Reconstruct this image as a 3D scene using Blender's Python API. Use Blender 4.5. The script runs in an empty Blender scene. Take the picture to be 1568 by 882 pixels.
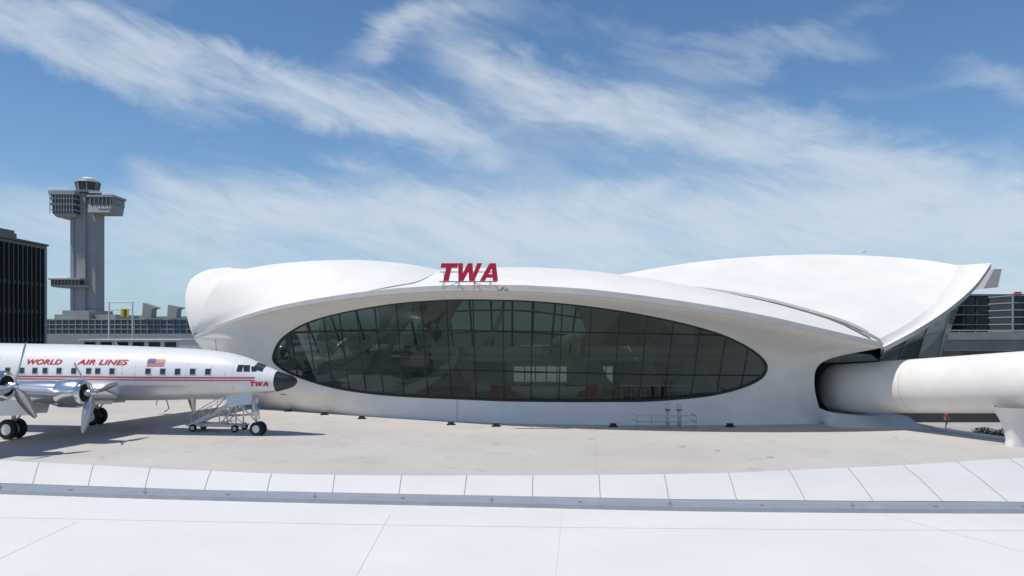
import bpy, bmesh, math, random
from mathutils import Vector, Matrix, geometry
random.seed(4)
scene=bpy.context.scene
H=6.3; F=1230.0; CX=784.0; HY=510.0
def W(px,py,d): return Vector(((px-CX)/F*d, d, H-(py-HY)/F*d))
def Gd(px,py,z=0.0):
    return W(px,py,F*(H-z)/(py-HY))
# ---------------------------------------------------------------- materials
def mat(name,col,rough=0.6,metal=0.0,var=0.0,scale=2.0,bump=0.0,bscale=20.0,coat=0.0,spec=0.5,stretch=None):
    m=bpy.data.materials.new(name); m.use_nodes=True
    n=m.node_tree.nodes; l=m.node_tree.links; b=n['Principled BSDF']
    b.inputs['Roughness'].default_value=rough; b.inputs['Metallic'].default_value=metal
    b.inputs['Coat Weight'].default_value=coat; b.inputs['Specular IOR Level'].default_value=spec
    b.inputs['Base Color'].default_value=(*col,1)
    tc=n.new('ShaderNodeTexCoord'); src=tc.outputs['Object']
    if stretch:
        mp=n.new('ShaderNodeMapping'); mp.inputs['Scale'].default_value=stretch; l.new(src,mp.inputs['Vector']); src=mp.outputs[0]
    if var>0:
        t=n.new('ShaderNodeTexNoise'); t.inputs['Scale'].default_value=scale; t.inputs['Detail'].default_value=7; t.inputs['Roughness'].default_value=0.62
        l.new(src,t.inputs['Vector'])
        r=n.new('ShaderNodeValToRGB'); r.color_ramp.elements[0].position=0.3; r.color_ramp.elements[1].position=0.7
        r.color_ramp.elements[0].color=(*[c*(1-var) for c in col],1); r.color_ramp.elements[1].color=(*[min(1,c*(1+var*0.5)) for c in col],1)
        l.new(t.outputs['Fac'],r.inputs['Fac']); l.new(r.outputs['Color'],b.inputs['Base Color'])
    if bump>0:
        t=n.new('ShaderNodeTexNoise'); t.inputs['Scale'].default_value=bscale; t.inputs['Detail'].default_value=5
        l.new(src,t.inputs['Vector'])
        bp=n.new('ShaderNodeBump'); bp.inputs['Strength'].default_value=bump; bp.inputs['Distance'].default_value=0.05
        l.new(t.outputs['Fac'],bp.inputs['Height']); l.new(bp.outputs[0],b.inputs['Normal'])
    return m
SHELL=mat('white_shell_coating',(.785,.77,.74),.55,var=.06,scale=.35,bump=.05,bscale=3,spec=.3)
FASC=mat('grey_fascia',(.42,.42,.41),.6,var=.1,scale=1.2)
WALL=mat('white_concrete',(.77,.75,.71),.65,var=.08,scale=.5,bump=.08,bscale=6,spec=.3)
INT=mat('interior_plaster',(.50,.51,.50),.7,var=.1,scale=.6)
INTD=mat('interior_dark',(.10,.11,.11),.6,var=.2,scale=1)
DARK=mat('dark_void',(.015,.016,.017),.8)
MULL=mat('mullion_dark_metal',(.025,.032,.03),.4,metal=.3)
GREYM=mat('grey_metal',(.33,.36,.39),.45,metal=.2,var=.12,scale=3)
ROOF=mat('white_roof_membrane',(.72,.712,.70),.6,var=.05,scale=.6,bump=.03,bscale=30,spec=.3)
PANEL=mat('white_parapet_panel',(.68,.675,.66),.5,var=.06,scale=.8,spec=.3)
SEAM=mat('panel_seam',(.22,.22,.22),.8)
FSEAM=mat('faint_seam',(.69,.68,.665),.8)
RED=mat('sign_red',(.52,.010,.045),.4,var=.08,scale=2)
PRED=mat('livery_red',(.55,.02,.035),.35,var=.05,scale=2)
PWHITE=mat('aircraft_white',(.76,.765,.76),.28,var=.03,scale=1,coat=.4)
PALU=mat('aircraft_aluminium',(.66,.68,.69),.3,metal=.45,var=.08,scale=2)
POL=mat('polished_aluminium',(.78,.79,.80),.2,metal=.95,var=.12,scale=4,bump=.04,bscale=8)
BLK=mat('radome_black',(.012,.013,.015),.3,coat=.3)
RUB=mat('tyre_rubber',(.02,.02,.02),.8,var=.3,scale=6)
WIN=mat('cabin_window_glass',(.03,.04,.05),.1)
WHT=mat('painted_steel_white',(.72,.72,.72),.4,var=.06,scale=3)
GALV=mat('galvanised_steel',(.40,.41,.41),.4,metal=.3,var=.1,scale=3)
TOWC=mat('tower_concrete',(.36,.355,.35),.7,var=.15,scale=.05)
TOWG=mat('tower_glass',(.05,.07,.09),.2)
BLKB=mat('black_cladding',(.018,.02,.024),.25,var=.2,scale=.2)
BGC=mat('far_concrete',(.34,.34,.335),.8,var=.15,scale=.1)
BGG=mat('far_blue_glass',(.07,.11,.15),.2,var=.3,scale=.15)
BGD=mat('far_dark_glass',(.02,.025,.035),.2,var=.3,scale=.2)
YEL=mat('sign_yellow',(.75,.48,.03),.5)
BLUE=mat('flag_blue',(.03,.05,.25),.5)
LEAF=mat('shrub_leaf',(.07,.12,.035),.6,var=.5,scale=3)
SKIN=mat('skin',(.5,.3,.22),.5); JEAN=mat('denim',(.04,.06,.12),.8); TEE=mat('red_shirt',(.45,.05,.05),.8); HAIR=mat('hair',(.03,.02,.015),.7)
# glass
def glassmat(name,tint,refl):
    m=bpy.data.materials.new(name); m.use_nodes=True; n=m.node_tree.nodes; l=m.node_tree.links; n.clear()
    o=n.new('ShaderNodeOutputMaterial'); mx=n.new('ShaderNodeMixShader'); t=n.new('ShaderNodeBsdfTransparent'); g=n.new('ShaderNodeBsdfGlossy')
    t.inputs[0].default_value=(*tint,1); g.inputs['Roughness'].default_value=.03; g.inputs[0].default_value=(.84,.93,.90,1)
    fr=n.new('ShaderNodeFresnel'); fr.inputs[0].default_value=1.45
    mm=n.new('ShaderNodeMath'); mm.operation='MULTIPLY'; mm.inputs[1].default_value=refl; l.new(fr.outputs[0],mm.inputs[0])
    mm.use_clamp=True
    tc=n.new('ShaderNodeTexCoord'); nz=n.new('ShaderNodeTexNoise'); nz.inputs['Scale'].default_value=.4; l.new(tc.outputs['Object'],nz.inputs['Vector'])
    bp=n.new('ShaderNodeBump'); bp.inputs['Strength'].default_value=.12; bp.inputs['Distance'].default_value=.1; l.new(nz.outputs[0],bp.inputs['Height']); l.new(bp.outputs[0],g.inputs['Normal'])
    l.new(mm.outputs[0],mx.inputs[0]); l.new(t.outputs[0],mx.inputs[1]); l.new(g.outputs[0],mx.inputs[2]); l.new(mx.outputs[0],o.inputs[0]); return m
GLASS=glassmat('tinted_glass',(.55,.63,.60),1.0)
RGLASS=glassmat('added_rear_glass',(.19,.24,.225),.5)
# concrete apron
def apronmat():
    m=bpy.data.materials.new('apron_concrete'); m.use_nodes=True; n=m.node_tree.nodes; l=m.node_tree.links; b=n['Principled BSDF']; b.inputs['Roughness'].default_value=.8
    b.inputs['Specular IOR Level'].default_value=.2
    tc=n.new('ShaderNodeTexCoord')
    a=n.new('ShaderNodeTexNoise'); a.inputs['Scale'].default_value=.09; a.inputs['Detail'].default_value=9; a.inputs['Roughness'].default_value=.65; l.new(tc.outputs['Object'],a.inputs['Vector'])
    r=n.new('ShaderNodeValToRGB'); r.color_ramp.elements[0].position=.32; r.color_ramp.elements[1].position=.66
    r.color_ramp.elements[0].color=(.475,.45,.42,1); r.color_ramp.elements[1].color=(.56,.535,.505,1); l.new(a.outputs[0],r.inputs[0])
    mp=n.new('ShaderNodeMapping'); mp.inputs['Rotation'].default_value=(0,0,math.radians(6)); l.new(tc.outputs['Object'],mp.inputs[0])
    br=n.new('ShaderNodeTexBrick'); br.offset=0; br.inputs['Scale'].default_value=1; br.inputs['Brick Width'].default_value=7.6; br.inputs['Row Height'].default_value=7.6; br.inputs['Mortar Size'].default_value=.02; br.inputs['Mortar Smooth'].default_value=.3
    br.inputs['Color1'].default_value=(1,1,1,1); br.inputs['Color2'].default_value=(.965,.965,.97,1); br.inputs['Mortar'].default_value=(.84,.83,.82,1); l.new(mp.outputs[0],br.inputs[0])
    mx=n.new('ShaderNodeMixRGB'); mx.blend_type='MULTIPLY'; mx.inputs[0].default_value=1; l.new(r.outputs[0],mx.inputs[1]); l.new(br.outputs[0],mx.inputs[2])
    s=n.new('ShaderNodeTexNoise'); s.inputs['Scale'].default_value=.5; s.inputs['Detail'].default_value=6; s.inputs['Distortion'].default_value=1.0; l.new(tc.outputs['Object'],s.inputs['Vector'])
    sr=n.new('ShaderNodeValToRGB'); sr.color_ramp.elements[0].position=.56; sr.color_ramp.elements[1].position=.75; sr.color_ramp.elements[0].color=(1,1,1,1); sr.color_ramp.elements[1].color=(.86,.845,.83,1); l.new(s.outputs[0],sr.inputs[0])
    m2=n.new('ShaderNodeMixRGB'); m2.blend_type='MULTIPLY'; m2.inputs[0].default_value=1; l.new(mx.outputs[0],m2.inputs[1]); l.new(sr.outputs[0],m2.inputs[2])
    l.new(m2.outputs[0],b.inputs['Base Color']); return m
APRON=apronmat()
GROUND=mat('airfield_ground',(.20,.20,.19),.9,var=.25,scale=.02)
SUNK=mat('lower_pavement',(.42,.41,.39),.8,var=.15,scale=.3)
# ---------------------------------------------------------------- helpers
def empty(name,loc=(0,0,0),rotz=0):
    e=bpy.data.objects.new(name,None); e.location=loc; e.rotation_euler=(0,0,rotz); scene.collection.objects.link(e); return e
def mesh(name,vs,fs,m,parent=None,smooth=False):
    me=bpy.data.meshes.new(name); me.from_pydata([tuple(v) for v in vs],[],fs); me.update()
    bm=bmesh.new(); bm.from_mesh(me); bmesh.ops.recalc_face_normals(bm,faces=bm.faces); bm.to_mesh(me); bm.free()
    if smooth:
        for p in me.polygons: p.use_smooth=True
    o=bpy.data.objects.new(name,me); scene.collection.objects.link(o)
    for mm in (m if isinstance(m,(list,tuple)) else [m]): me.materials.append(mm)
    if parent: o.parent=parent
    return o
class MB:
    def __init__(s): s.v=[]; s.f=[]
    def add(s,vs,fs):
        k=len(s.v); s.v+= [Vector(v) for v in vs]; s.f+=[tuple(i+k for i in f) for f in fs]
    def box(s,x0,x1,y0,y1,z0,z1,M=None):
        vs=[Vector((x,y,z)) for z in (z0,z1) for y in (y0,y1) for x in (x0,x1)]
        if M: vs=[M@v for v in vs]
        s.add(vs,[(0,2,3,1),(4,5,7,6),(0,1,5,4),(1,3,7,5),(3,2,6,7),(2,0,4,6)])
    def tube(s,pts,r,n=8,cap=True):
        pts=[Vector(p) for p in pts]; rs=r if isinstance(r,(list,tuple)) else [r]*len(pts)
        vs=[]; prev=None
        for i,p in enumerate(pts):
            t=(pts[min(i+1,len(pts)-1)]-pts[max(i-1,0)]); 
            if t.length<1e-9: t=Vector((0,0,1))
            t.normalize()
            if prev is None:
                a=Vector((0,0,1)) if abs(t.z)<.9 else Vector((1,0,0))
            else: a=prev
            u=(a-t*a.dot(t)).normalized(); prev=u; w=t.cross(u)
            for k in range(n):
                an=2*math.pi*k/n; vs.append(p+(u*math.cos(an)+w*math.sin(an))*rs[i])
        fs=[(i*n+k,i*n+(k+1)%n,(i+1)*n+(k+1)%n,(i+1)*n+k) for i in range(len(pts)-1) for k in range(n)]
        if cap: fs+=[tuple(range(n)),tuple(range((len(pts)-1)*n,len(pts)*n))]
        s.add(vs,fs)
    def grid(s,rows,closed=False):
        n=len(rows[0]); fs=[]
        for i in range(len(rows)-1):
            for k in range(n if closed else n-1):
                fs.append((i*n+k,i*n+(k+1)%n,(i+1)*n+(k+1)%n,(i+1)*n+k))
        s.add([p for r in rows for p in r],fs)
    def prism(s,poly,ext):
        n=len(poly); ext=Vector(ext); p2=[Vector(p)+ext for p in poly]
        s.add(list(poly)+p2,[tuple(range(n)),tuple(range(2*n-1,n-1,-1))]+[(i,(i+1)%n,n+(i+1)%n,n+i) for i in range(n)])
    def obj(s,name,m,parent=None,smooth=False): return mesh(name,s.v,s.f,m,parent,smooth)
def catmull(P,per=8,closed=False):
    P=[Vector(p) for p in P]; n=len(P); out=[]
    def g(i):
        if closed: return P[i%n]
        if i<0: return 2*P[0]-P[1]
        if i>=n: return 2*P[-1]-P[-2]
        return P[i]
    for i in range(n if closed else n-1):
        a,b,c,d=g(i-1),g(i),g(i+1),g(i+2)
        for k in range(per):
            t=k/per; out.append(0.5*((2*b)+(c-a)*t+(2*a-5*b+4*c-d)*t*t+(3*b-a-3*c+d)*t**3))
    if not closed: out.append(P[-1].copy())
    return out
def resample(pts,n):
    L=[0]
    for i in range(1,len(pts)): L.append(L[-1]+(pts[i]-pts[i-1]).length)
    out=[];j=0
    for k in range(n):
        d=L[-1]*k/(n-1)
        while j<len(pts)-2 and L[j+1]<d: j+=1
        s=L[j+1]-L[j]; t=0 if s<1e-9 else min(1,(d-L[j])/s); out.append(pts[j].lerp(pts[j+1],t))
    return out
def coons(c0,c1,d0,d1,nu=48,nv=16,bulge=0.0):
    c0,c1=resample(c0,nu),resample(c1,nu); d0,d1=resample(d0,nv),resample(d1,nv)
    rows=[]
    for j in range(nv):
        v=j/(nv-1); row=[]
        for i in range(nu):
            u=i/(nu-1)
            p=c0[i]*(1-v)+c1[i]*v+d0[j]*(1-u)+d1[j]*u-(c0[0]*(1-u)*(1-v)+c0[-1]*u*(1-v)+c1[0]*(1-u)*v+c1[-1]*u*v)
            p=p+Vector((0,-.3,1))*bulge*16*u*(1-u)*v*(1-v); row.append(p)
        rows.append(row)
    return rows
# ---------------------------------------------------------------- camera
cd=bpy.data.cameras.new('camera'); cam=bpy.data.objects.new('camera',cd); scene.collection.objects.link(cam)
cam.location=(0,0,H); cam.rotation_euler=(math.radians(90),0,0); cd.lens=36*F/1568; cd.sensor_width=36; cd.shift_y=(HY-441)/1568; cd.clip_end=20000; cd.clip_start=.1
scene.camera=cam
# ---------------------------------------------------------------- sun + sky
sd=Vector((-.42,-.20,.90)).normalized()
sl=bpy.data.lights.new('sun','SUN'); sl.energy=3.9; sl.angle=math.radians(.5); sl.color=(1,.93,.835)
so=bpy.data.objects.new('sun',sl); scene.collection.objects.link(so); so.rotation_euler=sd.to_track_quat('Z','Y').to_euler()
w=bpy.data.worlds.new('World'); scene.world=w; w.use_nodes=True; n=w.node_tree.nodes; l=w.node_tree.links; n.clear()
wo=n.new('ShaderNodeOutputWorld'); bg=n.new('ShaderNodeBackground'); bg.inputs[1].default_value=.085; l.new(bg.outputs[0],wo.inputs[0])
sk=n.new('ShaderNodeTexSky'); sk.sky_type='NISHITA'; sk.sun_disc=False; sk.sun_elevation=math.asin(sd.z); sk.sun_rotation=math.atan2(sd.x,sd.y); sk.air_density=1.0; sk.dust_density=.2; sk.ozone_density=2.0
tc=n.new('ShaderNodeTexCoord'); sp=n.new('ShaderNodeSeparateXYZ'); l.new(tc.outputs['Generated'],sp.inputs[0])
def M(op,a,b=None,c=None,clamp=False):
    q=n.new('ShaderNodeMath'); q.operation=op; q.use_clamp=clamp
    for i,x in enumerate((a,b,c)):
        if x is None: continue
        if isinstance(x,(int,float)): q.inputs[i].default_value=x
        else: l.new(x,q.inputs[i])
    return q.outputs[0]
X,Y,Z=sp.outputs
az=M('ARCTAN2',X,Y); el=M('ARCTAN2',Z,M('SQRT',M('ADD',M('MULTIPLY',X,X),M('MULTIPLY',Y,Y))))
azn=M('ADD',M('MULTIPLY',az,.5),.5)
def fcurve(inp,pts):
    fc=n.new('ShaderNodeFloatCurve'); l.new(inp,fc.inputs['Value']); cm=fc.mapping.curves[0]
    cm.points[0].location=pts[0]; cm.points[1].location=pts[-1]
    for p in pts[1:-1]: cm.points.new(*p)
    fc.mapping.update(); return fc.outputs[0]
def ae(px,py): return math.atan((px-CX)/F), math.atan((HY-py)/math.hypot(F,px-CX))
def noise(su,sv,ang,detail=8,rough=.6,dist=0,seed=0):
    c,s=math.cos(ang),math.sin(ang)
    u=M('SUBTRACT',M('MULTIPLY',az,c),M('MULTIPLY',el,s)); v=M('ADD',M('MULTIPLY',az,s),M('MULTIPLY',el,c))
    cb=n.new('ShaderNodeCombineXYZ'); l.new(M('MULTIPLY',u,su),cb.inputs[0]); l.new(M('MULTIPLY',v,sv),cb.inputs[1]); cb.inputs[2].default_value=seed
    t=n.new('ShaderNodeTexNoise'); t.inputs['Scale'].default_value=1; t.inputs['Detail'].default_value=detail; t.inputs['Roughness'].default_value=rough; t.inputs['Distortion'].default_value=dist
    l.new(cb.outputs[0],t.inputs['Vector']); return t.outputs['Fac']
A=math.radians(17)
n1=noise(6,14,A,7,.6,.6,3.1); n2=noise(9,40,A+.05,10,.64,.8,7.7); n3=noise(6,15,A-.2,6,.55,.8,1.3)
warp=M('MULTIPLY',M('SUBTRACT',n1,.5),.12)
def band(pts,width):
    P=[]; Q=[]
    for px,py,a in pts:
        x,e=ae(px,py); P.append((x*.5+.5,e)); Q.append((x*.5+.5,a))
    c=fcurve(azn,P); a=fcurve(azn,Q)
    d=M('DIVIDE',M('SUBTRACT',M('ADD',el,warp),c),width)
    return M('MULTIPLY',a,M('EXPONENT',M('MULTIPLY',M('MULTIPLY',d,d),-1)))
bands=[band([(-300,-60,.6),(0,25,.8),(200,80,1),(400,130,1),(560,180,.95),(700,212,.8),(830,245,.2),(1000,300,0),(1700,400,0)],.028),
       band([(-300,60,0),(500,60,0),(620,75,.15),(700,95,.5),(830,140,1),(1000,185,1),(1150,215,1),(1300,245,1),(1430,290,1),(1568,325,.9),(1900,380,.7)],.037),
       band([(-300,330,.5),(0,320,.4),(150,330,.4),(300,325,1),(500,320,1),(700,335,1),(850,352,.9),(1000,380,.6),(1200,400,.3),(1700,420,.3)],.036),
       band([(-300,300,0),(800,300,0),(930,305,.7),(1100,320,.85),(1300,335,.9),(1500,345,.8),(1900,360,.5)],.028),
       band([(-300,-100,0),(450,100,0),(570,80,.5),(630,30,.75),(720,0,.5),(900,40,.12),(1100,90,.34),(1300,60,.28),(1400,100,.05),(1560,140,.34),(1900,160,.2)],.022),
       band([(-300,400,.40),(784,400,.48),(1900,400,.42)],.055)]
d=bands[0]
for b in bands[1:]: d=M('ADD',d,b)
d=M('MINIMUM',d,1.2)
tex=M('SUBTRACT',M('ADD',M('MULTIPLY',n2,1.6),M('MULTIPLY',n3,1.2)),.60)
tex=M('MAXIMUM',tex,0)
dens=M('SUBTRACT',M('MULTIPLY',d,tex),.06,None,True)
gen=M('MULTIPLY',M('SUBTRACT',n3,.58,None,True),.6)
dens=M('MINIMUM',M('ADD',dens,gen),1.2)
dens=M('SUBTRACT',1.0,M('EXPONENT',M('MULTIPLY',dens,-1.5)))
hz=M('MULTIPLY',M('EXPONENT',M('MULTIPLY',M('ABSOLUTE',el),-8)),.6)
mx=n.new('ShaderNodeMixRGB'); l.new(dens,mx.inputs[0])
hs=n.new('ShaderNodeMixRGB'); hs.blend_type='MULTIPLY'; hs.inputs[0].default_value=1; hs.inputs[2].default_value=(.78,1.07,1.30,1); l.new(sk.outputs[0],hs.inputs[1])
h2=n.new('ShaderNodeMixRGB'); l.new(hz,h2.inputs[0]); l.new(hs.outputs[0],h2.inputs[1]); h2.inputs[2].default_value=(4.6,6.4,8.5,1)
l.new(h2.outputs[0],mx.inputs[1]); mx.inputs[2].default_value=(7.8,8.6,9.5,1)
l.new(mx.outputs[0],bg.inputs[0])
# ---------------------------------------------------------------- ground
out=[Vector((-7000,-3000,0)),Vector((7000,-3000,0)),Vector((7000,9000,0)),Vector((-7000,9000,0))]
hole=[Vector((27.6,52.6,0)),Vector((29.6,46.6,0)),Vector((90,46.6,0)),Vector((90,100,0)),Vector((27.6,100,0))]
tri=geometry.tessellate_polygon([out,hole]); vs=out+hole
mb=MB(); mb.add(vs,[tuple(t) for t in tri])
lw=[v+Vector((0,0,-3.5)) for v in hole]; k=len(hole)
mb.add(hole+lw,[(i,(i+1)%k,k+(i+1)%k,k+i) for i in range(k)]+[tuple(range(k,2*k))])
mb.obj('ground',GROUND)
ap=[Vector((-130,2,.006)),Vector((60,2,.006)),Vector((60,46.6,.006)),Vector((29.6,46.6,.006)),Vector((27.6,52.6,.006)),Vector((27.6,76,.006)),Vector((-130,76,.006))]
tri=geometry.tessellate_polygon([ap]); mesh('apron_pavement',ap,[tuple(t) for t in tri],APRON)
mb=MB(); mb.add([Vector((27.6,46.6,-3.49)),Vector((90,46.6,-3.49)),Vector((90,100,-3.49)),Vector((27.6,100,-3.49))],[(0,1,2,3)]); mb.obj('lower_pavement',SUNK)
mb=MB()
for a,b in ((Vector((27.5,56,0)),Vector((27.6,52.5,0))),(Vector((27.6,52.5,0)),Vector((29.5,46.4,0))),(Vector((29.5,46.4,0)),Vector((60,46.4,0)))):
    t=(b-a).normalized(); s=Vector((t.y,-t.x,0))*.25
    mb.prism([a,b,b-s,a-s],(0,0,.14))
mb.obj('apron_kerb',WALL)
MH=mat('manhole_iron',(.36,.35,.34),.7,var=.2,scale=8)
for px,py in ((1045,684),(1098,690),(1180,700),(905,672)):
    c=Gd(px,py,.01); mb=MB(); mb.add([c+Vector((.2*math.cos(a),.2*math.sin(a),.004)) for a in [2*math.pi*q/18 for q in range(18)]],[tuple(range(18))]); mb.obj('manhole_cover',MH)
# ---------------------------------------------------------------- foreground connecting building (roof)
fb=empty('foreground_hotel_roof')
RZ=3.8
joints=[(-700,650,-690,700),(-260,688,-290,727),(-120,696,-140,734),(-30,703,-42,738),(60,708,50,741),(143,712,135,744),(230,717,222,747),(323,721,313,750),(416,725,409,752),(513,727,509,754),(615,728,611,756),(715,728,711,758),(816,728,815,760),(917,727,919,762),(1017,726,1024,764),(1115,724,1128,765),(1208,720,1233,766),(1298,716,1337,767),(1383,712,1443,767),(1465,707,1543,768),(1545,702,1640,769),(1640,697,1760,770),(1900,690,2100,772)]
top=[Gd(a,b,4.02) for a,b,c,e in joints]; bot=[Gd(c,e,RZ+.05) for a,b,c,e in joints]
ct=catmull(top,6); cb=catmull(bot,6)
mb=MB(); mid=[a.lerp(b,.55)+Vector((0,0,.02)) for a,b in zip(cb,ct)]
mb.grid([[p-Vector((0,0,.25)) for p in cb],cb]); mb.grid([cb,mid,ct]); mb.grid([ct,[p+Vector((0,.06,-.03)) for p in ct],[Vector((p.x,p.y+.1,-.1)) for p in ct]]); mb.obj('parapet_panels',PANEL,fb,True)
mb=MB()
for i in range(len(joints)):
    a,m_,b=cb[i*6] ,mid[i*6],ct[i*6]; t=Vector((.005,0,0)); u=Vector((0,0,.004))
    mb.add([a-t+u,a+t+u,m_+t+u,m_-t+u,b+t+u,b-t+u],[(0,1,2,3),(3,2,4,5)])
mb.obj('parapet_seams',SEAM,fb)
g0=[Gd(-700,690,RZ+.06)]+[Gd(x,y,RZ+.06) for x,y in ((-200,738),(0,741),(222,748),(482,754),(753,759),(1026,765),(1305,768),(1568,769),(1900,769),(2300,768))]
g1=[Gd(x,y,RZ+.06) for x,y in ((-760,700),(-230,746),(0,751),(222,758),(482,764.5),(753,770),(1026,776),(1305,779),(1568,780),(1920,780),(2330,779))]
g0=catmull(g0,8); g1=catmull(g1,8)
mb=MB(); gm=[a.lerp(b,.5)+Vector((0,0,.012)) for a,b in zip(g0,g1)]
mb.grid([g0,gm,g1,[p-Vector((0,0,.09)) for p in g1]]); mb.obj('gutter_cover',GREYM,fb)
mb=MB()
for i in range(2*8,len(g0)-1,8):
    a,b=g0[i],g1[i]; t=Vector((.008,0,0)); u=Vector((0,0,.006)); mb.add([a-t+u,a+t+u,gm[i]+t+u,gm[i]-t+u,b+t+u,b-t+u],[(0,1,2,3),(3,2,4,5)])
for i in range(8,len(g0)-1,4):
    c=gm[i].lerp(g1[i],.4)+Vector((0,0,.004)); mb.box(c.x-.025,c.x+.025,c.y-.02,c.y+.02,c.z-.01,c.z+.006)
mb.obj('gutter_fixings',SEAM,fb)
mb=MB(); rr=[Vector((p.x,p.y+.35,RZ)) for p in g1]; mb.grid([rr,[Vector((p.x,-8,RZ)) for p in rr]]); mb.obj('roof_membrane',ROOF,fb)
mb=MB()
for (x0,y0,x1,y1) in ((90,812,0,855),(590,800,545,882),(860,790,850,882),(1190,795,1250,882),(1400,800,1568,845)):
    a=Gd(x0,y0,RZ+.004); b=Gd(x1,y1,RZ+.004); dd=(b-a).normalized(); a2=a-dd*.5; b2=b+dd*3; s=Vector((dd.y,-dd.x,0))*.004
    mb.add([a2-s,a2+s,b2+s,b2-s],[(0,1,2,3)])
pl=[Gd(x,y,RZ+.004) for x,y in ((-300,785),(0,792),(784,806),(1568,812),(2000,812))]; pl=catmull(pl,6); mb.grid([pl,[p+Vector((0,-.012,0)) for p in pl]])
mb.obj('membrane_seams',FSEAM,fb)
# ---------------------------------------------------------------- terminal
T=empty('winged_airport_terminal')
def interp(tab,x):
    if x<=tab[0][0]: return tab[0][1]
    for (a,b),(c,e) in zip(tab,tab[1:]):
        if x<=c:
            t=(x-a)/(c-a); return b+(e-b)*t
    return tab[-1][1]
gtc=catmull([Vector(p+(0,)) for p in ((418,64),(490,62.3),(560,60.8),(630,59.3),(700,58.1),(800,57.1),(900,56.5),(1000,56.3),(1100,56.4),(1173,56.8))],10)
GT=[(p.x,p.y) for p in gtc]
def gd(px,py): return interp(GT,px)-1.0*(613-py)/153
win=[(418,548),(428,523),(452,504),(480,491),(520,480),(560,472),(600,466),(640,462),(700,459),(784,460),(830,462.5),(880,467),(920,472),(960,478),(1000,485.5),(1040,494),(1078,504),(1112,515.5),(1145,532),(1166,548),(1174,563),(1164,580),(1130,595),(1080,606),(1000,613),(925,614),(850,614),(775,613),(700,610),(650,608),(600,605),(560,601),(520,595),(484,586),(450,574),(428,562)]
outer=[(330,560,69),(297,519,66),(345,499.5,64),(400,482,61.5),(450,471,59.5),(505,462,57.5),(560,455,55.8),(615,450,54.2),(690,446.5,52.4),(784,446.5,51),(840,449,50.4),(900,453,49.9),(955,459,49.6),(1010,466,49.4),(1062,473.5,49.3),(1115,482,49.3),(1180,494,49.5),(1240,507,49.8),(1298,520,50.3),(1352,532,51),(1262,553,54.5),(1247,590,54.6),(1262,650,None),(1140,652,None),(1030,652,None),(935,652,None),(850,651,None),(775,649.5,None),(700,646,None),(650,643.5,None),(600,641,None),(555,638,None),(505,634,None),(455,630,None),(410,626,None),(360,615,71)]
assert len(win)==len(outer)
wv=[W(a,b,gd(a,b)) for a,b in win]; ov=[W(a,b,c) if c else Gd(a,b,-.05) for a,b,c in outer]
per=6
wl=catmull(wv,per,True)
N=len(win)
corners=[1,19,22,34]
ol=[None]*(N*per)
for ci,c in enumerate(corners):
    e=corners[(ci+1)%4]; idx=[c]; 
    while idx[-1]!=e: idx.append((idx[-1]+1)%N)
    seg=catmull([ov[i] for i in idx],per)
    for k in range(len(seg)-1): ol[(c*per+k)%(N*per)]=seg[k]
rows=[]
R=12
for j in range(R+1):
    s=j/R; row=[]
    for i in range(N*per):
        a,b=wl[i],ol[i]
        p=a.lerp(b,s); y0=p.y
        e=s**1.7
        p.y=a.y+(b.y-a.y)*e
        p.x=p.x*(p.y/y0); p.z=H+(p.z-H)*(p.y/y0)
        row.append(p)
    rows.append(row)
rv=[p+Vector((0,.35,0)) for p in wl]
mb=MB(); mb.grid(rows,True); mb.grid([rv,rows[0]],True); mb.obj('facade_wall',WALL,T,True)
# fascia
fi=[ol[i] for i in range(1*per,19*per+1)]
ft=[p+Vector((0,.06,.42*(0.75+.25*math.sin(math.pi*k/(len(fi)-1))))) for k,p in enumerate(fi)]
ft2=[p+Vector((0,.35,.03)) for p in ft]
mb=MB(); mb.grid([fi,[p+Vector((0,-.05,.03)) for p in fi],[p+Vector((0,-.05,0)) for p in ft],ft,ft2]); mb.obj('fascia',FASC,T)
FT=[p+Vector((0,.2,.0)) for p in ft]
def pxof(p): return CX+F*p.x/p.y
k1=min(range(len(FT)),key=lambda k:abs(pxof(FT[k])-560))
inner=catmull([FT[0],W(306,490,65.5),W(319,455,65.5),(W(340,429,65.8)),W(374,412,66.5)],8)
valley=catmull([FT[k1],W(600,440,57.6),W(640,432,60.5),W(674,413.5,66)],8)
nvv=len(valley)
valleyA=[p+Vector((0,0,.10*math.sin(math.pi*min(1,k/(nvv-1)*1.1))**.7 if 0<k<nvv-3 else 0)) for k,p in enumerate(valley)]
silA=catmull([W(374,412,66.5),W(420,404.5,66),W(470,400,65.5),W(520,398,65.5),W(570,399,65.5),W(625,404.5,65.5),W(674,413.5,66)],8)
skirts=[]
mb=MB(); mb.grid(coons(FT[:k1+1],silA,inner,valleyA,60,24,.25)); mb.obj('left_shell',SHELL,T,True); skirts.append((silA,1))
JG=mat('joint_grey',(.26,.26,.26),.7)
mb=MB(); mb.grid([resample(valley,24),resample(valleyA,24)]); mb.obj('shell_overlap_edge',FASC,T)
lo=catmull([W(297,518,66),W(288,492,66.5),W(283.5,458,67),W(291,430,68),(W(314,414.5,69)),W(345,409.5,69.5),W(360,411,68)],8)
inn=resample(inner,len(lo)); mb=MB(); mb.grid([inn,[a.lerp(b,.5)+Vector((0,-.2,0)) for a,b in zip(inn,lo)],lo]); mb.grid([lo,[p+Vector((.6,1.5,-.3)) for p in lo],[Vector((p.x+4,p.y+5,min(p.z-.8,6))) for p in lo],[Vector((p.x+6,p.y+7,-.1)) for p in lo]]); mb.obj('left_shell_lip',SHELL,T,True)
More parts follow.
